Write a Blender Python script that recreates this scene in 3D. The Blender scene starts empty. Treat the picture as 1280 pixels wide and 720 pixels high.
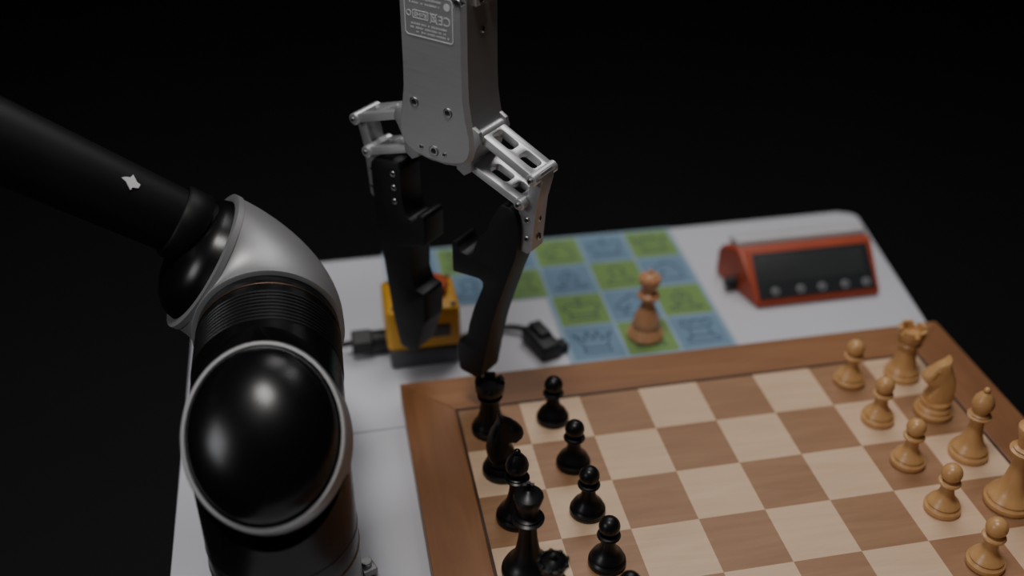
import bpy, bmesh, math, random
from mathutils import Vector, Matrix
random.seed(3)
scene=bpy.context.scene
COL=scene.collection

# ------------------------------------------------------------------ materials
def newmat(name):
    m=bpy.data.materials.new(name); m.use_nodes=True
    nt=m.node_tree; b=nt.nodes["Principled BSDF"]
    return m,nt,b
def pmat(name,c,rough=.5,metal=0.0,var=.06,scale=30.,bump=0.0,coat=0.0,spec=None,vec_scale=(1,1,1),rvar=0.05):
    m,nt,b=newmat(name)
    tc=nt.nodes.new("ShaderNodeTexCoord"); mp=nt.nodes.new("ShaderNodeMapping"); mp.inputs["Scale"].default_value=vec_scale
    nz=nt.nodes.new("ShaderNodeTexNoise"); nz.inputs["Scale"].default_value=scale; nz.inputs["Detail"].default_value=5
    nt.links.new(tc.outputs["Object"],mp.inputs[0]); nt.links.new(mp.outputs[0],nz.inputs["Vector"])
    cr=nt.nodes.new("ShaderNodeValToRGB")
    cr.color_ramp.elements[0].position=.3; cr.color_ramp.elements[1].position=.7
    cr.color_ramp.elements[0].color=tuple(x*(1-var) for x in c)+(1,)
    cr.color_ramp.elements[1].color=tuple(min(1,x*(1+var)) for x in c)+(1,)
    nt.links.new(nz.outputs["Fac"],cr.inputs[0]); nt.links.new(cr.outputs[0],b.inputs["Base Color"])
    mr=nt.nodes.new("ShaderNodeMapRange"); mr.inputs["To Min"].default_value=max(0,rough-rvar); mr.inputs["To Max"].default_value=min(1,rough+rvar)
    nt.links.new(nz.outputs["Fac"],mr.inputs["Value"]); nt.links.new(mr.outputs[0],b.inputs["Roughness"])
    b.inputs["Metallic"].default_value=metal
    if coat: b.inputs["Coat Weight"].default_value=coat; b.inputs["Coat Roughness"].default_value=.2
    if spec is not None: b.inputs["Specular IOR Level"].default_value=spec
    if bump:
        bp=nt.nodes.new("ShaderNodeBump"); bp.inputs["Strength"].default_value=bump; bp.inputs["Distance"].default_value=.001
        nt.links.new(nz.outputs["Fac"],bp.inputs["Height"]); nt.links.new(bp.outputs[0],b.inputs["Normal"])
    return m
def wood(name,c1,c2,rough=.45,sc=(6,60,60),coat=.1,contrast=(.35,.7)):
    m,nt,b=newmat(name)
    tc=nt.nodes.new("ShaderNodeTexCoord"); mp=nt.nodes.new("ShaderNodeMapping"); mp.inputs["Scale"].default_value=sc
    nz=nt.nodes.new("ShaderNodeTexNoise"); nz.inputs["Scale"].default_value=1.5; nz.inputs["Detail"].default_value=7; nz.inputs["Roughness"].default_value=.65
    nz.inputs["Distortion"].default_value=.6
    nt.links.new(tc.outputs["Object"],mp.inputs[0]); nt.links.new(mp.outputs[0],nz.inputs["Vector"])
    cr=nt.nodes.new("ShaderNodeValToRGB")
    cr.color_ramp.elements[0].position=contrast[0]; cr.color_ramp.elements[1].position=contrast[1]
    cr.color_ramp.elements[0].color=tuple(c1)+(1,); cr.color_ramp.elements[1].color=tuple(c2)+(1,)
    nt.links.new(nz.outputs["Fac"],cr.inputs[0]); nt.links.new(cr.outputs[0],b.inputs["Base Color"])
    b.inputs["Roughness"].default_value=rough; b.inputs["Coat Weight"].default_value=coat; b.inputs["Coat Roughness"].default_value=.3
    return m

M={}
M['table']=pmat("table_white",(.59,.59,.64),.55,var=.02,scale=8)
M['steel_leg']=pmat("leg_steel",(.25,.25,.27),.35,metal=1)
M['light_sq']=wood("maple_squares",(.62,.42,.27),(.69,.49,.33),.5)
M['dark_sq']=wood("walnut_squares",(.28,.140,.066),(.355,.190,.095),.5)
M['frame']=wood("frame_wood_x",(.23,.096,.036),(.32,.142,.056),.45,sc=(5,45,45))
M['frame_y']=wood("frame_wood_y",(.20,.080,.030),(.275,.118,.046),.45,sc=(45,5,45))
M['inlay']=pmat("inlay_dark",(.05,.022,.012),.5)
M['blackpc']=pmat("black_lacquer",(.006,.006,.007),.38,coat=.08,spec=.3)
M['whitepc']=wood("boxwood",(.50,.265,.100),(.62,.36,.155),.36,sc=(40,40,8),coat=.25)
M['bishopw']=wood("boxwood_warm",(.54,.26,.125),(.66,.36,.19),.42,sc=(40,40,8),coat=.2)
M['alu']=pmat("brushed_aluminium",(.42,.42,.43),.48,metal=.7,var=.03,scale=60,vec_scale=(1,1,6))
M['alu_l']=pmat("light_aluminium",(.66,.66,.68),.38,metal=.75,var=.04,scale=50)
M['silver']=pmat("satin_silver",(.35,.35,.36),.48,metal=.6,var=.02,scale=40)
M['chrome']=pmat("screw_steel",(.55,.55,.55),.3,metal=1)
M['hole']=pmat("dark_hole",(.01,.01,.01),.6)
M['armblk']=pmat("arm_gloss_black",(.004,.004,.005),.27,var=.02,spec=.36)
M['armsat']=pmat("arm_satin_black",(.010,.010,.011),.36,var=.05)
M['tube']=pmat("link_carbon",(.006,.006,.007),.5,var=.05,spec=.2)
M['copper']=pmat("copper_ring",(.15,.085,.055),.45,metal=1)
M['finger']=pmat("printed_black",(.006,.006,.0065),.46,var=.1,scale=200,bump=.05,spec=.35)
M['etch']=pmat("etched_white",(.62,.62,.62),.5)
M['green']=pmat("mat_green",(.180,.30,.092),.8,var=.05)
M['blue']=pmat("mat_blue",(.165,.265,.375),.8,var=.05)
M['gap']=pmat("mat_line",(.28,.39,.49),.8)
M['ink']=pmat("mat_ink",(.05,.08,.12),.8)
M['orange']=pmat("clock_orange",(.38,.055,.016),.42,coat=.15)
M['lcd']=pmat("clock_screen",(.030,.032,.036),.35)
M['lcdin']=pmat("clock_lcd",(.045,.050,.050),.3)
M['btn']=pmat("clock_button",(.10,.10,.11),.4)
M['btnr']=pmat("clock_button_ring",(.30,.30,.32),.4)
M['lever']=pmat("clock_lever",(.56,.55,.57),.5)
M['yellow']=pmat("estop_yellow",(.80,.41,.03),.45)
M['red']=pmat("estop_red",(.60,.09,.015),.4)
M['greyp']=pmat("grey_plastic",(.08,.08,.09),.5)
M['rubber']=pmat("black_rubber",(.012,.012,.013),.5)
M['floor']=pmat("floor_black",(.004,.004,.005),.9,var=.2,scale=3)
M['wall']=pmat("wall_black",(.003,.003,.0035),.95,var=.2,scale=3)

# ------------------------------------------------------------------ helpers
def addobj(name,me,mats,parent=None,smooth=None,loc=None,rot=None):
    o=bpy.data.objects.new(name,me); COL.objects.link(o)
    if not isinstance(mats,(list,tuple)): mats=[mats]
    for m in mats: me.materials.append(m)
    if smooth is not None:
        me.shade_smooth() if hasattr(me,'shade_smooth') else None
        if smooth<180: me.set_sharp_from_angle(angle=math.radians(smooth))
    if parent: o.parent=parent
    if loc: o.location=loc
    if rot: o.rotation_euler=rot
    return o
def empty(name,loc=(0,0,0),rot=(0,0,0)):
    e=bpy.data.objects.new(name,None); COL.objects.link(e); e.location=loc; e.rotation_euler=rot; e.empty_display_size=.03
    return e
def bevel(o,w,seg=2,ang=35):
    md=o.modifiers.new("bev",'BEVEL'); md.width=w; md.segments=seg; md.limit_method='ANGLE'; md.angle_limit=math.radians(ang); md.harden_normals=False
    return o
def box(name,c,s,mat,parent=None,bev=0,rot=None):
    bm=bmesh.new(); bmesh.ops.create_cube(bm,size=1)
    bmesh.ops.scale(bm,vec=s,verts=bm.verts)
    if bev:
        bmesh.ops.bevel(bm,geom=bm.edges[:],offset=bev,segments=3,affect='EDGES',profile=.5)
    me=bpy.data.meshes.new(name); bm.to_mesh(me); bm.free()
    return addobj(name,me,mat,parent,smooth=35,loc=c,rot=rot)
def lathe_bm(bm,prof,seg=48,origin=(0,0,0),axis=(0,0,1)):
    q=Vector((0,0,1)).rotation_difference(Vector(axis).normalized())
    rings=[]
    for r,z in prof:
        if r<1e-7:
            rings.append([bm.verts.new(q@Vector((0,0,z))+Vector(origin))])
        else:
            rings.append([bm.verts.new(q@Vector((r*math.cos(2*math.pi*i/seg),r*math.sin(2*math.pi*i/seg),z))+Vector(origin)) for i in range(seg)])
    for a,b in zip(rings[:-1],rings[1:]):
        for i in range(seg):
            j=(i+1)%seg
            if len(a)==1 and len(b)==1: continue
            if len(a)==1: bm.faces.new((a[0],b[j],b[i]))
            elif len(b)==1: bm.faces.new((a[i],a[j],b[0]))
            else: bm.faces.new((a[i],a[j],b[j],b[i]))
def lathe(name,prof,mat,parent=None,seg=48,origin=(0,0,0),axis=(0,0,1),smooth=40):
    bm=bmesh.new(); lathe_bm(bm,prof,seg,origin,axis)
    bmesh.ops.recalc_face_normals(bm,faces=bm.faces)
    me=bpy.data.meshes.new(name); bm.to_mesh(me); bm.free()
    return addobj(name,me,mat,parent,smooth=smooth)
def cyl(name,p0,p1,r,mat,parent=None,seg=32,ch=None,r2=None):
    p0=Vector(p0);p1=Vector(p1);L=(p1-p0).length; r2=r if r2 is None else r2
    ch=min(r,L)*.12 if ch is None else ch
    return lathe(name,[(0,0),(r-ch,0),(r,ch),(r2,L-ch),(r2-ch,L),(0,L)],mat,parent,seg,p0,(p1-p0))
def plate(name,outer,holes,th,mat,parent=None,plane='XZ',offset=0.,bev=0.,res=1):
    """2D outline (with holes) extruded to thickness th, centred on offset along the normal."""
    cu=bpy.data.curves.new(name+"_c",'CURVE'); cu.dimensions='2D'; cu.fill_mode='BOTH'
    cu.extrude=max(th/2-bev,1e-5); cu.bevel_depth=bev; cu.bevel_resolution=res
    if bev: cu.offset=-bev
    for pts in [outer]+list(holes):
        sp=cu.splines.new('POLY'); sp.points.add(len(pts)-1)
        for p,q in zip(sp.points,pts): p.co=(q[0],q[1],0,1)
        sp.use_cyclic_u=True
    t=bpy.data.objects.new("t",cu); COL.objects.link(t)
    dg=bpy.context.evaluated_depsgraph_get(); dg.update()
    me=bpy.data.meshes.new_from_object(t.evaluated_get(dg)); me.name=name
    bpy.data.objects.remove(t); bpy.data.curves.remove(cu)
    if plane=='XZ': mt=Matrix(((1,0,0,0),(0,0,-1,offset),(0,1,0,0),(0,0,0,1)))
    elif plane=='YZ': mt=Matrix(((0,0,1,offset),(1,0,0,0),(0,1,0,0),(0,0,0,1)))
    else: mt=Matrix.Translation((0,0,offset))
    me.transform(mt); me.materials.clear()
    bm=bmesh.new(); bm.from_mesh(me); bmesh.ops.remove_doubles(bm,verts=bm.verts,dist=1e-6)
    bmesh.ops.recalc_face_normals(bm,faces=bm.faces); bm.to_mesh(me); bm.free()
    return addobj(name,me,mat,parent,smooth=30 if res==0 else 40)
def rrect(x0,y0,x1,y1,r,n=6):
    out=[]
    for cx,cy,a0 in ((x1-r,y1-r,0),(x0+r,y1-r,90),(x0+r,y0+r,180),(x1-r,y0+r,270)):
        for i in range(n+1):
            a=math.radians(a0+90*i/n); out.append((cx+r*math.cos(a),cy+r*math.sin(a)))
    return out
def circ(cx,cy,r,n=20): return [(cx+r*math.cos(2*math.pi*i/n),cy+r*math.sin(2*math.pi*i/n)) for i in range(n)]
def smoothpoly(pts,it=1,k=.18):
    for _ in range(it):
        o=[]
        n=len(pts)
        for i in range(n):
            a=pts[i]; b=pts[(i+1)%n]
            o.append((a[0]*(1-k)+b[0]*k,a[1]*(1-k)+b[1]*k)); o.append((a[0]*k+b[0]*(1-k),a[1]*k+b[1]*(1-k)))
        pts=o
    return pts
def cable(name,pts,r,mat,parent=None):
    cu=bpy.data.curves.new(name,'CURVE'); cu.dimensions='3D'; cu.bevel_depth=r; cu.bevel_resolution=4; cu.use_fill_caps=True
    sp=cu.splines.new('NURBS'); sp.points.add(len(pts)-1); sp.order_u=4; sp.use_endpoint_u=True; sp.resolution_u=10
    for p,q in zip(sp.points,pts): p.co=(q[0],q[1],q[2],1)
    o=bpy.data.objects.new(name,cu); COL.objects.link(o); cu.materials.append(mat)
    if parent: o.parent=parent
    return o

# ------------------------------------------------------------------ room
box("floor",(0,.8,-.765),(6,6.4,.03),M['floor'])
box("wall_back",(0,4.0,.75),(6,.05,3.0),M['wall'])
box("wall_left",(-3.0,.8,.75),(.05,6.4,3.0),M['wall'])
box("wall_right",(3.0,.8,.75),(.05,6.4,3.0),M['wall'])

# ------------------------------------------------------------------ table
tab=empty("white_table",(0,0,-.75))
def T(z): return z+.75
outl=[(-.462,-.55),(.158,-.55)]
cx,cy,rr=(.2965,.5135,.0145)
for i in range(9):
    a=math.radians(-8+ (98)*i/8); outl.append((cx+rr*math.cos(a),cy+rr*math.sin(a)))
cx,cy=(-.435,.502)
for i in range(9):
    a=math.radians(90+90*i/8); outl.append((cx+.027*math.cos(a),cy+.026*math.sin(a)))
o=plate("table_top",outl,[],.028,M['table'],tab,plane='XY',offset=T(-.0160),bev=.004)
sheet=[(-.458,.232),(.255,.232),(.296,.50),(.298,.516),(.29,.5255),(-.43,.5255),(-.45,.515),(-.458,.50)]
plate("laminate_sheet",sheet,[],.002,M['table'],tab,plane='XY',offset=T(-.001),bev=.0005)
for i,(x,y) in enumerate([(-.42,-.5),(.12,-.5),(-.42,.47),(.24,.47)]):
    box("leg_%d"%(i+1),(x,y,T(-.39)),(.035,.035,.718),M['steel_leg'],tab,bev=.004)
box("apron_front",(-.15,-.5,T(-.055)),(.51,.02,.05),M['steel_leg'],tab)
box("apron_back",(-.09,.47,T(-.055)),(.63,.02,.05),M['steel_leg'],tab)

# ------------------------------------------------------------------ chess board
S=.055
board=empty("chess_board",(0,0,0))
bm=bmesh.new()
for v in range(8):
    for u in range(8):
        x0=(u-4)*S; y1=(4-v)*S
        vs=[bm.verts.new((x0,y1-S,.0198)),bm.verts.new((x0+S,y1-S,.0198)),bm.verts.new((x0+S,y1,.0198)),bm.verts.new((x0,y1,.0198))]
        f=bm.faces.new(vs); f.material_index=0 if (u+v)%2 else 1
me=bpy.data.meshes.new("squares"); bm.to_mesh(me); bm.free()
addobj("squares",me,[M['light_sq'],M['dark_sq']],board)
box("board_core",(0,0,.0103),(.44,.44,.0186),M['frame'],board)
I=.222; O=.2665
def rail(name,pts,mat):
    bm=bmesh.new()
    a=[bm.verts.new((p[0],p[1],.001)) for p in pts]; b=[bm.verts.new((p[0],p[1],.0208)) for p in pts]
    bm.faces.new(a[::-1]); bm.faces.new(b)
    for i in range(4): bm.faces.new((a[i],a[(i+1)%4],b[(i+1)%4],b[i]))
    bmesh.ops.recalc_face_normals(bm,faces=bm.faces)
    me=bpy.data.meshes.new(name); bm.to_mesh(me); bm.free()
    o=addobj(name,me,mat,board); bevel(o,.0008,2); return o
rail("rail_back",[(-O,O),(-I,I),(I,I),(O,O)],M['frame'])
rail("rail_front",[(-O,-O),(O,-O),(I,-I),(-I,-I)],M['frame'])
rail("rail_left",[(-O,-O),(-I,-I),(-I,I),(-O,O)],M['frame_y'])
rail("rail_right",[(O,-O),(O,O),(I,I),(I,-I)],M['frame_y'])
for n,c,s in [("inlay_back",(0,.221,.0200),(.444,.0022,.0014)),("inlay_front",(0,-.221,.0200),(.444,.0022,.0014)),("inlay_left",(-.221,0,.0200),(.0022,.444,.0014)),("inlay_right",(.221,0,.0200),(.0022,.444,.0014))]:
    box(n,c,s,M['inlay'],board)

# ------------------------------------------------------------------ chess pieces
mm=.001
def sphere_prof(r,zc,n=10,a0=-70,a1=90):
    return [(max(0,r*math.cos(math.radians(a0+(a1-a0)*i/n))) if i<n or a1<90 else 0, zc+r*math.sin(math.radians(a0+(a1-a0)*i/n))) for i in range(n+1)]
def base_prof(R):
    return [(0,0),(R-.8,0),(R,.8),(R+.3,2.5),(R,4.8),(R-1.8,6.3),(R-2.2,7.2),(R-1.6,8.2),(R-2.6,10.0),(R-4.8,12.2)]
def piece(kind,name,mat,loc,rz=0):
    bm=bmesh.new()
    if kind=='pawn':
        pr=base_prof(14)+[(7.2,15),(5.8,19),(5.0,24),(4.8,27),(8.6,28.3),(8.9,29.3),(8.3,30.4),(5.6,31.3)]+sphere_prof(8.0,38.2,10,-55)
    elif kind=='rook':
        pr=base_prof(16.0)+[(10.5,16),(8.8,23),(8.0,30),(8.1,35),(10.6,37),(10.8,38.5),(9.4,39.5),(10.2,41.5),(12.2,44.5),(12.4,50),(9.3,50),(9.0,47),(0,47)]
    elif kind=='knight':
        pr=base_prof(16.5)+[(13,13.5),(12.5,15.5),(0,15.5)]
    elif kind=='bishop':
        pr=base_prof(16)+[(9.5,16),(7.4,22),(6.0,30),(5.5,37),(5.6,40),(9.6,41.6),(9.8,42.6),(7.5,43.8),(8.4,44.8),(6.2,46),(6.6,48.5),(8.6,52),(9.0,55.5),(7.8,60),(5.0,64),(2.6,66.2)]+sphere_prof(2.7,68.2,8,-50)
    elif kind=='queen':
        pr=base_prof(17.5)+[(10.5,16),(8.0,23),(6.4,33),(5.7,44),(5.9,47),(10.6,48.8),(10.8,50),(8.2,51.2),(9.0,52.2),(6.4,53.6),(6.6,57),(8.0,62),(10.4,68.5),(10.6,69.5),(9.0,70),(8.2,68.8),(7,70),(4,72.2),(2.4,73)]+sphere_prof(2.9,74.8,8,-50)
    elif kind=='queen_round':
        pr=base_prof(18.0)+[(14.2,14.5),(13.2,20),(11.0,27),(7.8,34),(6.0,40),(5.6,44),(10.4,46.5),(11.2,48.5),(10.2,50.5),(6.6,52.5),(6.4,55),(8.2,59),(10.6,64.5),(10.9,67.5),(10.0,69.5),(8.6,69.2),(7.5,71.5),(4.5,73.6),(2.6,74.2)]+sphere_prof(2.6,75.6,8,-50)
    elif kind=='king':
        pr=base_prof(19)+[(11.5,16),(8.8,24),(7.0,36),(6.3,48),(6.5,52),(11.6,54),(11.8,55.3),(9.0,56.6),(9.8,57.8),(7.0,59.2),(7.2,63),(9.0,70),(10.8,76),(10.4,77.6),(7,79.8),(3,81.3),(2.2,82),(0,82.2)]
    pr=[(r*mm,z*mm) for r,z in pr]
    lathe_bm(bm,pr,40)
    bmesh.ops.recalc_face_normals(bm,faces=bm.faces)
    if kind=='rook':
        for k in range(5):
            a0=2*math.pi*k/5; a1=a0+2*math.pi/5*.68; n=5
            lo=[];
            for (r,z) in ((9.3,49.8),(12.4,49.8),(12.5,54),(9.3,54)):
                lo.append([bm.verts.new((r*mm*math.cos(a0+(a1-a0)*i/n),r*mm*math.sin(a0+(a1-a0)*i/n),z*mm)) for i in range(n+1)])
            fs=[]
            for q in range(4):
                A=lo[q];B=lo[(q+1)%4]
                for i in range(n): fs.append(bm.faces.new((A[i],A[i+1],B[i+1],B[i])))
            fs.append(bm.faces.new([lo[q][0] for q in range(4)])); fs.append(bm.faces.new([lo[q][n] for q in range(4)][::-1]))
            bmesh.ops.recalc_face_normals(bm,faces=fs)
    if kind=='king':
        for c,s in (((0,0,85.3),(3,2.6,8)),((0,0,86.2),(8,2.6,2.8))):
            r=bmesh.ops.create_cube(bm,size=1,matrix=Matrix.Translation(Vector(c)*mm)@Matrix.Diagonal((s[0]*mm,s[1]*mm,s[2]*mm,1)))
    if kind in('queen','queen_round'):
        for k in range(9):
            a=2*math.pi*k/9; rb=1.9 if kind=='queen' else 1.5
            bmesh.ops.create_uvsphere(bm,u_segments=8,v_segments=6,radius=rb*mm,matrix=Matrix.Translation((9.6*mm*math.cos(a),9.6*mm*math.sin(a),69.6*mm)))
    if kind=='knight':
        prof=[(-11,14.5),(-12.8,20),(-13.4,27),(-12.2,35),(-9.5,43),(-6,50),(-4,54),(-3.6,62),(0.2,57.5),(3.5,55.5),(7.5,53),(12,48.5),(16.8,42.5),(17.4,38.6),(15,35.6),(12,35),(8.5,36.5),(5.5,36.5),(4.2,34),(6.5,29),(9.5,24),(11,18.5),(10.5,14.5)]
        prof=smoothpoly(prof,1)
        n=len(prof); layers=[]
        for (yy,sc) in ((-7.2,.72),(-6.2,.88),(-3.5,.98),(0,1.0),(3.5,.98),(6.2,.88),(7.2,.72)):
            ring=[]
            for (x,z) in prof:
                sx=-2.5+ (z-15)*.06
                zz=z if z<20 else 20+(z-20)*(1-(1-sc)*.28)
                wy=yy*(1.2 if z<22 else (1.0 if z<48 else .75))
                ring.append(bm.verts.new(((sx+(x-sx)*(sc if z>16 else max(sc,.85)))*mm,wy*mm,zz*mm)))
            layers.append(ring)
        fs=[]
        for A,B in zip(layers[:-1],layers[1:]):
            for i in range(n): fs.append(bm.faces.new((A[i],A[(i+1)%n],B[(i+1)%n],B[i])))
        fs.append(bm.faces.new(layers[0])); fs.append(bm.faces.new(layers[-1][::-1]))
        bmesh.ops.recalc_face_normals(bm,faces=fs)
        for sy in (-1,1):
            bmesh.ops.create_uvsphere(bm,u_segments=8,v_segments=6,radius=1.3*mm,matrix=Matrix.Translation((5.5*mm,sy*5.4*mm,48*mm)))
    me=bpy.data.meshes.new(name); bm.to_mesh(me); bm.free()
    o=addobj(name,me,mat,smooth=38,loc=loc,rot=(0,0,rz))
    return o
def sq(u,v,dx=0,dy=0): return ((u-3.5)*S+dx,(3.5-v)*S+dy,.0199)
jit=lambda a=.003: random.uniform(-a,a)
back=['rook','knight','bishop','king','queen','bishop','knight','rook']
offs={0:(-.004,-.003),1:(-.003,.000),2:(-.002,.001),3:(-.005,.001)}
for v,k in enumerate(back):
    d=offs.get(v,(0,0))
    piece(k,"black_chess_"+k,M['blackpc'],sq(0,v,*d),rz=0.1 if k=='knight' else jit(.5))
for v in range(8):
    piece('pawn',"black_chess_pawn",M['blackpc'],sq(1,v,[-.003,.001,-.001,.0,0,0,0,0][v],[.001,-.003,-.003,-.002,0,0,0,0][v]))
for v,k in enumerate(back):
    piece(k,"white_chess_"+k,M['whitepc'],sq(7,v,jit(.002),jit(.002)),rz=math.pi-.2 if k=='knight' else jit(.5))
for v in range(8):
    piece('pawn',"white_chess_pawn",M['whitepc'],sq(6,v,jit(.002),jit(.002)))

# ------------------------------------------------------------------ printed chess mat
matb=empty("printed_chess_mat",(.0725,.5228,.0002),(0,0,math.radians(-.9)))
W=.0546; H=.0578
cells=[(c,r) for r in range(2) for c in range(6)]+[(c,r) for r in (2,3) for c in range(3)]
def quads(name,rects,mat,z0,z1):
    bm=bmesh.new()
    for (x0,y0,x1,y1) in rects:
        m_=Matrix.Translation(((x0+x1)/2,(y0+y1)/2,(z0+z1)/2))@Matrix.Diagonal((abs(x1-x0),abs(y1-y0),z1-z0,1))
        bmesh.ops.create_cube(bm,size=1,matrix=m_)
    me=bpy.data.meshes.new(name); bm.to_mesh(me); bm.free()
    return addobj(name,me,mat,matb)
quads("mat_sheet",[(-6*W-.004,-2*H,.003,.003),(-3*W-.004,-4*H-.003,.003,-2*H)],M['gap'],0,.0006)
g=.0016
gr=[];bl=[]
for c,r in cells:
    q=(-(c+1)*W+g,-(r+1)*H+g,-c*W-g,-r*H-g)
    (gr if (c+r)%2==0 else bl).append(q)
quads("green_squares",gr,M['green'],.0004,.0009); quads("blue_squares",bl,M['blue'],.0004,.0009)
icons={
 'rook':[[(-.3,-.32),(.3,-.32),(.3,-.22),(.2,-.18),(.18,.12),(.28,.16),(.28,.34),(.16,.34),(.16,.25),(.06,.25),(.06,.34),(-.06,.34),(-.06,.25),(-.16,.25),(-.16,.34),(-.28,.34),(-.28,.16),(-.18,.12),(-.2,-.18),(-.3,-.22)],[(-.2,-.14),(.2,-.14)],[(-.18,.1),(.18,.1)]],
 'pawn':[[(-.27,-.3),(.27,-.3),(.22,-.18),(.1,-.1),(.07,.05),(.15,.08),(.13,.25),(0,.33),(-.13,.25),(-.15,.08),(-.07,.05),(-.1,-.1),(-.22,-.18)]],
 'knight':[[(-.25,-.32),(.28,-.32),(.27,-.05),(.2,.2),(.02,.33),(-.03,.25),(-.2,.12),(-.33,-.05),(-.25,-.14),(-.05,-.05),(-.15,-.18)],[(-.08,.12),(-.04,.12)]],
 'bishop':[[(-.3,-.33),(.3,-.33),(.3,-.25),(.1,-.2),(.15,-.08),(.18,.1),(0,.32),(-.18,.1),(-.15,-.08),(-.1,-.2),(-.3,-.25)],[(0,.0),(0,.18)],[(-.08,.1),(.08,.1)],[(-.14,-.1),(.14,-.1)]],
 'queen':[[(-.25,-.32),(.25,-.32),(.22,-.12),(.36,.26),(.16,.05),(.1,.32),(0,.06),(-.1,.32),(-.16,.05),(-.36,.26),(-.22,-.12)],[(-.22,-.18),(.22,-.18)]],
 'king':[[(-.26,-.32),(.26,-.32),(.24,-.12),(.36,.08),(.2,.2),(0,.08),(-.2,.2),(-.36,.08),(-.24,-.12)],[(0,.08),(0,.38)],[(-.08,.3),(.08,.3)],[(-.24,-.18),(.24,-.18)]]}
bm=bmesh.new()
order={(0,0):'queen',(1,0):'king',(2,0):'knight',(3,0):'pawn',(4,0):'rook',(5,0):'bishop',(0,1):'knight',(1,1):'pawn',(2,1):'bishop',(3,1):'rook',(4,1):'pawn',(5,1):'queen',(0,2):'bishop',(1,2):'knight',(2,2):'king',(0,3):'rook',(1,3):'pawn',(2,3):'queen'}
for c,r in cells:
    cxx=-(c+.5)*W; cyy=-(r+.5)*H
    for pl in icons[order[(c,r)]]:
        n=len(pl); rng=range(n) if n>2 else range(1)
        for i in rng:
            a=Vector(pl[i]);b=Vector(pl[(i+1)%n]); d=(b-a); L=d.length
            if L<1e-6: continue
            ang=math.atan2(d.y,d.x)
            mid=(a+b)/2*W
            m_=Matrix.Translation((cxx+mid.x,cyy+mid.y,.0010))@Matrix.Rotation(ang,4,'Z')@Matrix.Diagonal((L*W+.001,.0014,.0004,1))
            bmesh.ops.create_cube(bm,size=1,matrix=m_)
me=bpy.data.meshes.new("piece_icons"); bm.to_mesh(me); bm.free(); addobj("piece_icons",me,M['ink'],matb)

piece('queen_round',"white_chess_queen",M['bishopw'],(-.0150,.323,.0013))

# ------------------------------------------------------------------ chess clock
ck=empty("chess_clock",(.1825,.347,.0))
prof=[(0,.0012),(0,.008),(.040,.046),(.048,.048),(.070,.040),(.076,.030),(.076,.0012)]
bm=bmesh.new()
hw=.0685
L=[];R=[]
for (y,z) in prof:
    L.append(bm.verts.new((-hw*(1+.27*y/.076),y,z))); R.append(bm.verts.new((hw*(1+.06*y/.076),y,z)))
n=len(prof)
bm.faces.new(L); bm.faces.new(R[::-1])
for i in range(n): bm.faces.new((L[i],R[i],R[(i+1)%n],L[(i+1)%n]))
bmesh.ops.recalc_face_normals(bm,faces=bm.faces)
me=bpy.data.meshes.new("clock_body"); bm.to_mesh(me); bm.free()
o=addobj("clock_body",me,M['orange'],ck,smooth=30); bevel(o,.0025,3)
fa=math.atan2(.038,.040)
fr=empty("clock_face",(0,0,.008),(fa,0,0)); fr.parent=ck
box("screen_panel",(-.001,.0275,.0004),(.130,.050,.0022),M['lcd'],fr,bev=.0008)
box("lcd_window",(-.001,.0340,.0014),(.114,.028,.0008),M['lcdin'],fr,bev=.0003)
for i,x in enumerate((-.048,-.020,.004,.030,.054)):
    lathe("button_ring_%d"%(i+1),[(.0030,0),(.0044,0),(.0044,.0012),(.0030,.0012),(.0030,0)],M['btnr'],fr,20,(x,.0100,.0012))
    lathe("button_%d"%(i+1),[(0,0),(.0028,0),(.0028,.0018),(.0022,.0022),(0,.0023)],M['btn'],fr,20,(x,.0100,.0012))
o=box("rocker_lever",(-.004,.0625,.0468),(.146,.026,.010),M['lever'],ck,bev=.0035,rot=(math.radians(-18),0,0))
cyl("side_plug",(-.071,.040,.012),(-.090,.040,.010),.006,M['rubber'],ck)

# ------------------------------------------------------------------ emergency stop
es=empty("emergency_stop_button",(-.237,.345,0))
box("base",(0,0,.0110),(.066,.062,.020),M['greyp'],es,bev=.003)
box("housing",(0,0,.0430),(.070,.060,.045),M['yellow'],es,bev=.005)
box("front_slot",(.012,-.0295,.041),(.026,.003,.014),M['greyp'],es,bev=.001)
lathe("mushroom_head",[(0,0),(.010,0),(.010,.004),(.0145,.005),(.016,.007),(.015,.011),(.011,.0135),(.006,.0145),(0,.0148)],M['red'],es,40,(.0125,.002,.0648))
for i,(x,y) in enumerate(((-.027,-.023),(.029,-.024),(-.027,.023),(.030,.024))):
    cyl("screw_%d"%(i+1),(x,y,.065),(x,y,.0665),.0025,M['greyp'],es,16)
cyl("cable_gland",(-.032,0,.016),(-.050,0,.016),.010,M['rubber'],es)
cyl("gland_nut",(-.048,0,.016),(-.068,0,.016),.013,M['rubber'],es,seg=6)
cable("gland_cable",[(-.066,0,.016),(-.085,.0,.014),(-.105,.012,.004),(-.14,.05,.0035),(-.18,.10,.0035),(-.215,.13,.0035),(-.235,.14,-.01),(-.238,.14,-.10),(-.238,.14,-.40)],.0028,M['rubber'],es)
ck2=empty("cable_connector",(-.122,.322,0),(0,0,math.radians(18)))
box("plug_body",(0,0,.009),(.022,.044,.017),M['rubber'],ck2,bev=.003)
box("plug_latch",(.002,.006,.019),(.012,.024,.006),M['rubber'],ck2,bev=.001)
box("plug_foot",(.012,-.012,.006),(.018,.014,.010),M['rubber'],ck2,bev=.002)
cable("lead",[(0,.018,.010),(-.005,.04,.006),(-.035,.052,.004),(-.075,.050,.0040),(-.079,.045,.008)],.0028,M['rubber'],ck2)

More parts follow.
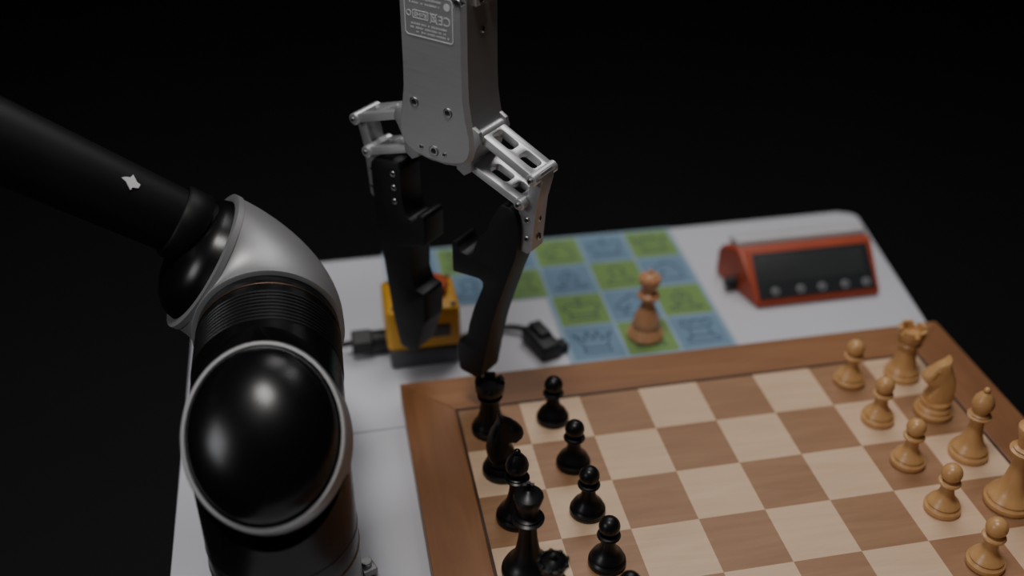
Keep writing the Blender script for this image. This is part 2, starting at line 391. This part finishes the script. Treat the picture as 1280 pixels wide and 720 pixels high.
# ------------------------------------------------------------------ robot arm
arm=empty("robot_arm",(0,0,0))
R0=.0520
Pp=Vector((-.369,.047,.163)); Q=Vector((-.366,.222,.163))
def mitre(name,p,d,L,r,nrm,mat,seg=64):
    d=d.normalized(); q=Vector((0,0,1)).rotation_difference(d)
    bm=bmesh.new(); A=[];B=[]
    for i in range(seg):
        a=2*math.pi*i/seg
        off=q@Vector((r*math.cos(a),r*math.sin(a),0))
        t=-(off.dot(nrm))/(d.dot(nrm))
        A.append(bm.verts.new(p+off+d*max(t,-10))); B.append(bm.verts.new(p+off+d*L))
    for i in range(seg): bm.faces.new((A[i],A[(i+1)%seg],B[(i+1)%seg],B[i]))
    bm.faces.new(A[::-1]); bm.faces.new(B)
    bmesh.ops.recalc_face_normals(bm,faces=bm.faces)
    me=bpy.data.meshes.new(name); bm.to_mesh(me); bm.free()
    return addobj(name,me,mat,arm,smooth=40)
def ring_at(name,p,d,r,w,t,mat):
    return lathe(name,[(r-.004,-w/2),(r+t*.6,-w/2),(r+t,-w/2+.0003),(r+t,w/2-.0003),(r+t*.6,w/2),(r-.004,w/2)],mat,arm,72,p,d)
def cap(name,p,nrm,major,a,b,h,matcap,matring,depth=.018,bulge=.030,tw=.0055,sh=Vector((0,0,0)),flare=0.0):
    """elliptical dome cap + silver collar; a = semi minor, b = semi major along 'major'. sh shifts the collar's rear edge."""
    nrm=nrm.normalized(); major=(major-nrm*major.dot(nrm)).normalized(); minor=nrm.cross(major)
    seg=72
    def E(sa,sb,z,o=Vector((0,0,0))):
        out=[]
        for i in range(seg):
            t=2*math.pi*i/seg; ct,st=math.cos(t),math.sin(t)
            out.append(p+minor*(sa*ct)+major*(sb*st)+nrm*z+o)
        return out
    def build(nm,rings,mat,close=True):
        bm=bmesh.new(); RR=[[bm.verts.new(v) for v in r] for r in rings]
        for A,B in zip(RR[:-1],RR[1:]):
            for i in range(seg): bm.faces.new((A[i],A[(i+1)%seg],B[(i+1)%seg],B[i]))
        if close: bm.faces.new(RR[-1])
        bmesh.ops.recalc_face_normals(bm,faces=bm.faces)
        me=bpy.data.meshes.new(nm); bm.to_mesh(me); bm.free(); return addobj(nm,me,mat,arm,smooth=45)
    rings=[]
    N=14
    for k in range(N+1):
        ph=math.radians(88*k/N)
        rings.append(E(a*.985*math.cos(ph),b*.985*math.cos(ph),h+bulge*math.sin(ph)))
    build(name+"_dome",[E(a*.985,b*.985,h-.01)]+rings,matcap)
    build(name+"_collar",[E(a-.004,b-.004,h-depth,sh),E(a+tw+flare,b+tw+flare,h-depth+.001,sh),E(a+tw+flare*.6,b+tw+flare*.6,h-depth*.5,sh*.5),E(a+tw,b+tw,h-.001),E(a+tw*.7,b+tw*.7,h+.0012),E(a+.0005,b+.0005,h+.0012),E(a,b,h-.004),E(a-.004,b-.004,h-depth,sh)],matring,close=False)
down=Vector((0,0,-1)); bdir=(Q-Pp).normalized()
nP=(-(down+bdir)).normalized()
mitre("base_column",Pp,down,.163-.008,R0,nP,M['armblk'])
lathe("base_flange",[(0,0),(.0535,0),(.0545,.001),(.0545,.009),(.0535,.010),(0,.010)],M['armblk'],arm,64,(Pp.x,Pp.y,.0005))
for i in range(4):
    a=math.radians(22+90*i)
    c=Vector((Pp.x+.060*math.cos(a),Pp.y+.060*math.sin(a),0))
    box("mount_lug_%d"%(i+1),(c.x-.006*math.cos(a),c.y-.006*math.sin(a),.0035),(.024,.014,.006),M['silver'],arm,bev=.001,rot=(0,0,a))
    cyl("mount_bolt_%d"%(i+1),(c.x,c.y,.006),(c.x,c.y,.011),.0042,M['chrome'],arm,seg=24)
ring_at("copper_band_base",(Pp.x,Pp.y,.062),(0,0,1),R0,.0014,.0006,M['copper'])
ring_at("groove_band_base",(Pp.x,Pp.y,.080),(0,0,1),R0,.0012,.0004,M['armsat'])
mitre("shoulder_barrel",Pp,bdir,(Q-Pp).length-.040,R0,nP,M['armblk'])
for k in range(9):
    ring_at("barrel_rib_%d"%(k+1),Pp+bdir*(.062+k*.0042),bdir,R0,.0020,.0007,M['armsat'])
ring_at("copper_band_barrel",Pp+bdir*.106,bdir,R0,.0013,.0006,M['copper'])
cap("shoulder_cap",Pp+Vector((-.0005,0,0)),Vector((-.07,-.64,.76)),Vector((0,-1,-1)),R0*.95,R0*1.13,.012,M['armblk'],M['silver'],depth=.026,bulge=.030,tw=.0036,sh=Vector((.0015,0,-.001)),flare=.0006)
# second fitting : a swept silver elbow
cdir=Vector((-.80,.0,.60)).normalized()
rho=R0+.004; rs=R0+.0030
Oc=Q-bdir*rho+cdir*rho
bm=bmesh.new(); seg=72; NN=16; prev=None
side=(-bdir).cross(cdir).normalized()
for k in range(NN+1):
    t=math.pi/2*k/NN
    radial=(-cdir*math.cos(t)+bdir*math.sin(t)).normalized()
    cen=Oc+radial*rho
    bul=1+.14*math.sin(2*t)
    ring=[]
    for i in range(seg):
        a=2*math.pi*i/seg
        kx=rs*math.cos(a); ky=rs*math.sin(a)
        if kx>0: kx*=bul
        ring.append(bm.verts.new(cen+radial*kx+side*ky))
    if prev:
        for i in range(seg): bm.faces.new((prev[i],prev[(i+1)%seg],ring[(i+1)%seg],ring[i]))
    else: bm.faces.new(ring[::-1])
    prev=ring
bm.faces.new(prev)
bmesh.ops.recalc_face_normals(bm,faces=bm.faces)
me=bpy.data.meshes.new("silver_elbow"); bm.to_mesh(me); bm.free(); addobj("silver_elbow",me,M['silver'],arm,smooth=40)
ring_at("silver_rim_barrel",Q-bdir*rho,bdir,R0+.0015,.005,.0022,M['silver'])
qb=Q+cdir*rho
ring_at("silver_rim_bell",qb,cdir,R0+.0015,.005,.0026,M['silver'])
lathe("bell_housing",[(R0-.001,-.004),(R0-.001,.001),(.0500,.002),(.0480,.008),(.0440,.014),(.0380,.019),(.029,.023),(.016,.026),(0,.0265)],M['armblk'],arm,72,qb,cdir)
# long link
td=Vector((-.1326,0,.0935)).normalized(); up=Vector((.0935,0,.1326)).normalized()
t0=Vector((-.400,.222,.2085))+up*.005
E1=t0+td*.44
cyl("upper_link",t0,E1,.0240,M['tube'],arm,seg=48,r2=.036)
lathe("link_socket",[(0,0),(.027,0),(.0285,.002),(.0285,.018),(.027,.020),(0,.020)],M['tube'],arm,48,t0+td*.018,td)
cyl("elbow_drum",E1+Vector((0,-.06,0)),E1+Vector((0,.06,0)),.052,M['armblk'],arm,seg=56)
ring_at("elbow_ring",E1+Vector((0,-.045,0)),(0,1,0),.052,.006,.002,M['silver'])
WR=Vector((-.2154,.2468,.66))
cyl("forearm",E1+Vector((.03,0,.02)),WR+Vector((-.03,0,.02)),.032,M['tube'],arm,seg=48,r2=.028)
cyl("wrist_drum",WR+Vector((0,0,.07)),WR+Vector((0,0,-.05)),.042,M['armblk'],arm,seg=56)
cyl("wrist_flange",WR+Vector((0,0,-.05)),WR+Vector((0,0,-.075)),.034,M['silver'],arm,seg=56)
# small plain mark on the link
tc0=t0+td*.079
camv=(Vector((-.3159,-.5031,.6277))-tc0); camv=(camv-td*camv.dot(td)).normalized()
v1=(Matrix.Rotation(math.radians(-28),3,td)@camv); v2=(Matrix.Rotation(math.radians(28),3,td)@camv)
camv=v1 if v1.z>v2.z else v2
emb=[(-.010,-.001),(-.006,.003),(-.007,.006),(-.002,.005),(.003,.004),(.009,.005),(.007,.001),(.004,-.002),(.005,-.006),(.001,-.005),(-.004,-.004),(-.008,-.005)]
emb=[(x*.66,y*.78) for x,y in emb]
eo=plate("link_mark",emb,[],.0010,M['etch'],arm,plane='XY',offset=0)
zz=camv; xx=td; yy=zz.cross(xx)
rm=Matrix((xx,yy,zz)).transposed().to_4x4()
eo.matrix_world=Matrix.Translation(tc0+camv*.0263)@rm@Matrix.Rotation(math.radians(-30),4,'Z')

# ------------------------------------------------------------------ gripper
K=.965*.001
gp=empty("robot_gripper",(-.2154,.2468,.2714),(0,0,math.radians(-45)))
def k2(pts): return [(x*K,z*K) for x,z in pts]
half=[(31,121),(31,62),(31.5,45),(33.5,31),(36.5,18),(37,6),(34.5,-2),(29,-8),(20,-11.5),(8,-13.5)]
bodyp=[(x+1.5,z) for x,z in half]+[(-x+1.5,z) for x,z in half[::-1]]
o=plate("gripper_body",k2(bodyp),[],46*K,M['alu'],gp,offset=0,bev=3.6*K,res=0)
bodyu=[(32.5,120.4),(32.5,150),(-29.5,150),(-29.5,120.4)]
plate("gripper_body_upper",k2(bodyu),[],46*K,M['alu'],gp,offset=0,bev=3.6*K,res=0)
box("body_joint",(1.5*K,0,120.7*K),(58*K,42*K,8*K),M['alu'],gp)
box("coupling_block",(1.5*K,0,172*K),(58*K,44*K,48*K),M['alu_l'],gp,bev=.003)
cyl("coupling_post",(1.5*K,0,192*K),(1.5*K,0,.325),29*K,M['silver'],gp)
def screw(nm,x,z,r=3.4,y=-23.0,parent=gp,mat=None):
    lathe(nm+"_rim",[(r*K*.62,0),(r*K,0),(r*K*1.02,.6*K),(r*K*.8,1.0*K),(r*K*.62,.9*K),(r*K*.6,-1*K)],M['chrome'],parent,24,(x*K,y*K,z*K),(0,-1,0))
    lathe(nm+"_socket",[(0,.05*K),(r*K*.62,.05*K)],M['hole'],parent,6,(x*K,y*K,z*K),(0,-1,0))
screw("screw_a",-17,35,4.0); screw("screw_b",15.5,33.5,4.0); screw("screw_c",0.5,-2.5,4.4)
for i,(x,z) in enumerate(((-12,-2),(11,-3))): screw("pin_%d"%i,x,z,1.8)
def xscrew(nm,x,y,z,r,sx=1):
    lathe(nm,[(0,.9*K),(r*K*.5,.9*K),(r*K*.5,.2*K),(r*K*.55,1.2*K),(r*K,.8*K),(r*K,-1*K)][::-1],M['chrome'],gp,20,(x*K,y*K,z*K),(sx,0,0))
    lathe(nm+"_socket",[(0,1.0*K),(r*K*.5,1.0*K)],M['hole'],gp,6,(x*K,y*K,z*K),(sx,0,0))
xscrew("side_screw_a",32.5,0,96,2.2)
box("clamp_block_a",(33.5*K,-6*K,124*K),(5*K,13*K,14*K),M['alu_l'],gp,bev=.8*K)
box("clamp_block_b",(33.5*K,13*K,124*K),(5*K,13*K,14*K),M['alu_l'],gp,bev=.8*K)
xscrew("side_screw_b",36,-6,121,3.8); xscrew("side_screw_c",36,13,121,3.8); screw("side_screw_d",27,121,3.4)
# label
LY=-23.35*K
plate("label_plate",rrect(-22*K,89*K,23*K,122.5*K,3*K),[],.2*K,M['alu'],gp,offset=-23.1*K)
plate("label_border",rrect(-22*K,89*K,23*K,122.5*K,3*K),[rrect(-21.2*K,89.8*K,22.2*K,121.7*K,2.4*K)],.3*K,M['etch'],gp,offset=LY)
def text(nm,s,x,z,size):
    cu=bpy.data.curves.new(nm,'FONT'); cu.body=s; cu.size=size*K; cu.extrude=.12*K; cu.align_x='CENTER'; cu.align_y='CENTER'
    t=bpy.data.objects.new(nm,cu); COL.objects.link(t); cu.materials.append(M['etch']); t.parent=gp
    t.location=(x*K,-23.35*K,z*K); t.rotation_euler=(math.radians(90),math.radians(180),0)
text("mark_ce","CE",15.0,105.5,9.5); text("mark_rohs","RoHS",-7,106,5.2)
plate("rohs_box",rrect(-14.4*K,102.8*K,.4*K,109.2*K,.8*K),[rrect(-13.8*K,103.4*K,-.2*K,108.6*K,.5*K)],.3*K,M['etch'],gp,offset=LY)
plate("round_mark",circ(17.5*K,116*K,2.8*K),[],.3*K,M['etch'],gp,offset=LY)
plate("oval_mark",circ(-18*K,106*K,2.4*K),[circ(-18*K,106*K,1.7*K)],.3*K,M['etch'],gp,offset=LY)
bx,bz=5.2,105.5
plate("bin_icon",[((bx-2.8)*K,(bz-2.6)*K),((bx+2.8)*K,(bz-2.6)*K),((bx+2.0)*K,(bz+3.4)*K),((bx-2.0)*K,(bz+3.4)*K)],[[((bx-2.1)*K,(bz-1.9)*K),((bx+2.1)*K,(bz-1.9)*K),((bx+1.4)*K,(bz+2.7)*K),((bx-1.4)*K,(bz+2.7)*K)]],.3*K,M['etch'],gp,offset=LY)
for i,a in enumerate((50,-50)):
    c_,s_=math.cos(math.radians(a)),math.sin(math.radians(a)); h=.3
    pts=[(-5*c_-h*s_,-5*s_+h*c_),(5*c_-h*s_,5*s_+h*c_),(5*c_+h*s_,5*s_-h*c_),(-5*c_+h*s_,-5*s_-h*c_)]
    plate("bin_cross_%d"%i,[((x+bx)*K,(z+bz)*K) for x,z in pts],[],.32*K,M['etch'],gp,offset=LY)
# the label's fine print is too small to read in the photograph: rows of tiny strokes
bm=bmesh.new(); rnd=random.Random(8)
for z,x0,x1 in ((118.3,-17,12),(114.6,-17,10),(98.6,-17,18),(95.6,-17,16),(92.6,-14,18)):
    x=x0
    while x<x1:
        w_=rnd.choice((.5,.8,1.1)); hgt=rnd.choice((1.0,1.3,1.5))
        if rnd.random()<.84:
            bmesh.ops.create_cube(bm,size=1,matrix=Matrix.Translation(((x+w_/2)*K,LY,z*K))@Matrix.Diagonal((w_*K,.25*K,hgt*K,1)))
        x+=w_+.45
me=bpy.data.meshes.new("label_fine_print"); bm.to_mesh(me); bm.free(); addobj("label_fine_print",me,M['etch'],gp)
# links ---------------------------------------------------------------
def linkplate(nm,a,b,w,th,slots,mat):
    ax,az=a;bx,bz=b; L=math.hypot(bx-ax,bz-az); ang=math.atan2(bz-az,bx-ax)
    outer=[(x*K,y*K) for x,y in rrect(-4,-w/2,L+4,w/2,3.2)]
    holes=[[(x*K,y*K) for x,y in rrect(t0*L,y0,t1*L,y1,min((y1-y0)/2-.05,3.5))] for t0,t1,y0,y1 in slots]
    o=plate(nm,outer,holes,th*K,mat,gp,plane='XY',offset=0,bev=.5*K)
    o.location=(ax*K,0,az*K); o.rotation_euler=(0,-ang,0)
    return o
def ypin(nm,x,z,y0,y1,r,mat):
    return cyl(nm,(x*K,y0*K,z*K),(x*K,y1*K,z*K),r*K,mat,gp,28,ch=.7*K)
FPR=[(57,-38),(66,-38),(72,-43),(74,-52),(74.5,-66),(71.5,-84),(63,-108),(54,-136),(47,-160),(41,-190),(36,-219),(33,-222),(14,-220),(12,-217),(11.5,-190),(13,-187),(21,-182),(24,-166),(29,-148),(39,-122),(39,-117),(35,-115),(9,-117),(8,-116),(8,-88),(9,-87),(13,-86.5),(14,-91),(18,-95),(24,-96),(29,-93),(31,-86),(34,-79),(36,-74),(43,-69),(46,-58)]
FPL=[(-56,-30),(-71,-32),(-76,-38),(-76,-60),(-73.5,-95),(-70,-120),(-66.5,-150),(-62,-190),(-56,-219),(-53,-222),(-40,-222),(-37,-219),(-28,-190),(-25.5,-186),(-24.5,-156),(-26,-154),(-34,-152),(-38,-140),(-37,-118),(-36,-108),(-33,-106),(-23,-104),(-21,-102),(-21,-76),(-23,-74),(-28,-74),(-29,-79),(-33,-82),(-38,-81),(-41,-77),(-43,-70),(-44,-60),(-44,-36),(-47,-31)]
for sx,sd in ((1,"right"),(-1,"left")):
    A=(37*sx+1,16);B=(87*sx,-7);C=(26*sx+1,-11);Dd=(76*sx,-31)
    if sx<0: B=(-89,-1); Dd=(-78,-28)
    u2=[(.10,.47,-7,7),(.60,.90,-7,7)]
    linkplate("outer_link_"+sd,A,B,29,7.0,u2,M['alu_l'])
    linkplate("inner_link_"+sd,C,Dd,29,6.5,[(.28,.62,-7,7),(.72,.93,-6.5,6.5)],M['alu_l'])
    for nm,(x,z) in (("a",A),("b",B),("c",C),("d",Dd)):
        ypin("link_pin_%s_%s"%(nm,sd),x,z,-16,16,5.0,M['alu_l'])
        ypin("pin_core_%s_%s"%(nm,sd),x,z,-16.8,16.8,2.6,M['chrome'])
        screw("pin_socket_%s_%s"%(nm,sd),x,z,2.4,-16.9)
    br=[(91,-3),(93,-10),(88,-30),(86,-50),(84,-74),(80,-78),(73,-77),(72,-60),(71,-40),(70,-31),(73,-26),(79,-25),(82,-12),(84,-4)]
    if sx<0: br=[(x-1.0,z+3) for x,z in br]
    br=[(x*sx,z) for x,z in br]
    plate("finger_bracket_"+sd,k2(br),[],17*K,M['alu'],gp,offset=0,bev=.8*K)
    for i,z in enumerate((-47,-64)):
        screw("bracket_screw_%d_%s"%(i,sd),79.5*sx,z,2.6,-8.5)
        xscrew("bracket_side_screw_%d_%s"%(i,sd),(85.5)*sx,0,z,3,sx)
    plate("finger_"+sd,k2(smoothpoly(FPR if sx>0 else FPL,1,.10)),[],27*K,M['finger'],gp,offset=0,bev=.7*K)
for i,z in enumerate((-42,-55,-68)): screw("finger_screw_%d"%i,-52,z,2.6,-13.3)
for sx,sd in ((1,"right"),(-1,"left")):
    lug=[(24,24),(34,26),(41,22),(43,15),(39,9),(33,-4),(33,-13),(26,-18),(19,-14),(18,0)]
    for j,y in enumerate((-18,18)):
        plate("lug_%d_%s"%(j,sd),k2([(x*sx+1,z) for x,z in lug]),[],4*K,M['alu'],gp,offset=y*K,bev=.5*K)
cable("gripper_cable",[(-29*K,18*K,100*K),(-36*K,19*K,101*K),(-52*K,20*K,106*K),(-74*K,20*K,122*K),(-95*K,18*K,170*K),(-75*K,12*K,290*K),(-30*K,5*K,370*K)],.0036,M['rubber'],gp)
cyl("cable_boot",(-28*K,18*K,99.5*K),(-39*K,19*K,101.8*K),.0055,M['rubber'],gp)

# ------------------------------------------------------------------ lights
def area(name,loc,target,size,energy,color=(1,1,1),sizey=None):
    l=bpy.data.lights.new(name,'AREA'); l.energy=energy; l.color=color; l.size=size
    if sizey: l.shape='RECTANGLE'; l.size_y=sizey
    o=bpy.data.objects.new(name,l); COL.objects.link(o); o.location=loc
    d=Vector(target)-Vector(loc); o.rotation_euler=d.to_track_quat('-Z','Y').to_euler(); return o
area("softbox_key",(-.42,-.15,2.05),(0,.2,0),.42,17,(1,.965,.92),.32)
area("softbox_top",(.25,1.0,1.7),(0,.2,0),.9,11,(1,.97,.95))
area("fill_side",(-1.9,-.55,1.05),(-.2,.2,.2),.6,8.5,(.97,.98,1))  # added fill light from front left, brightens the gripper's front face
w=bpy.data.worlds.new("world"); scene.world=w; w.use_nodes=True
w.node_tree.nodes["Background"].inputs[0].default_value=(.5,.55,.65,1); w.node_tree.nodes["Background"].inputs[1].default_value=.012

# ------------------------------------------------------------------ camera
cd=bpy.data.cameras.new("camera"); cam=bpy.data.objects.new("camera",cd); COL.objects.link(cam)
r=Vector((0.98122556,-0.19282443,0.00388995));u=Vector((0.10260545,0.5389941,0.83603677));f=Vector((0.16330497,0.81994152,-0.54865963))
mw=Matrix((r,u,-f)).transposed().to_4x4(); mw.translation=Vector((-0.3158826,-0.5031359,0.6276849))
cam.matrix_world=mw
cd.sensor_width=36; cd.lens=1333.43/1280*36; cd.clip_start=.02
cd.dof.use_dof=True; cd.dof.focus_distance=.79; cd.dof.aperture_fstop=2.1
scene.camera=cam
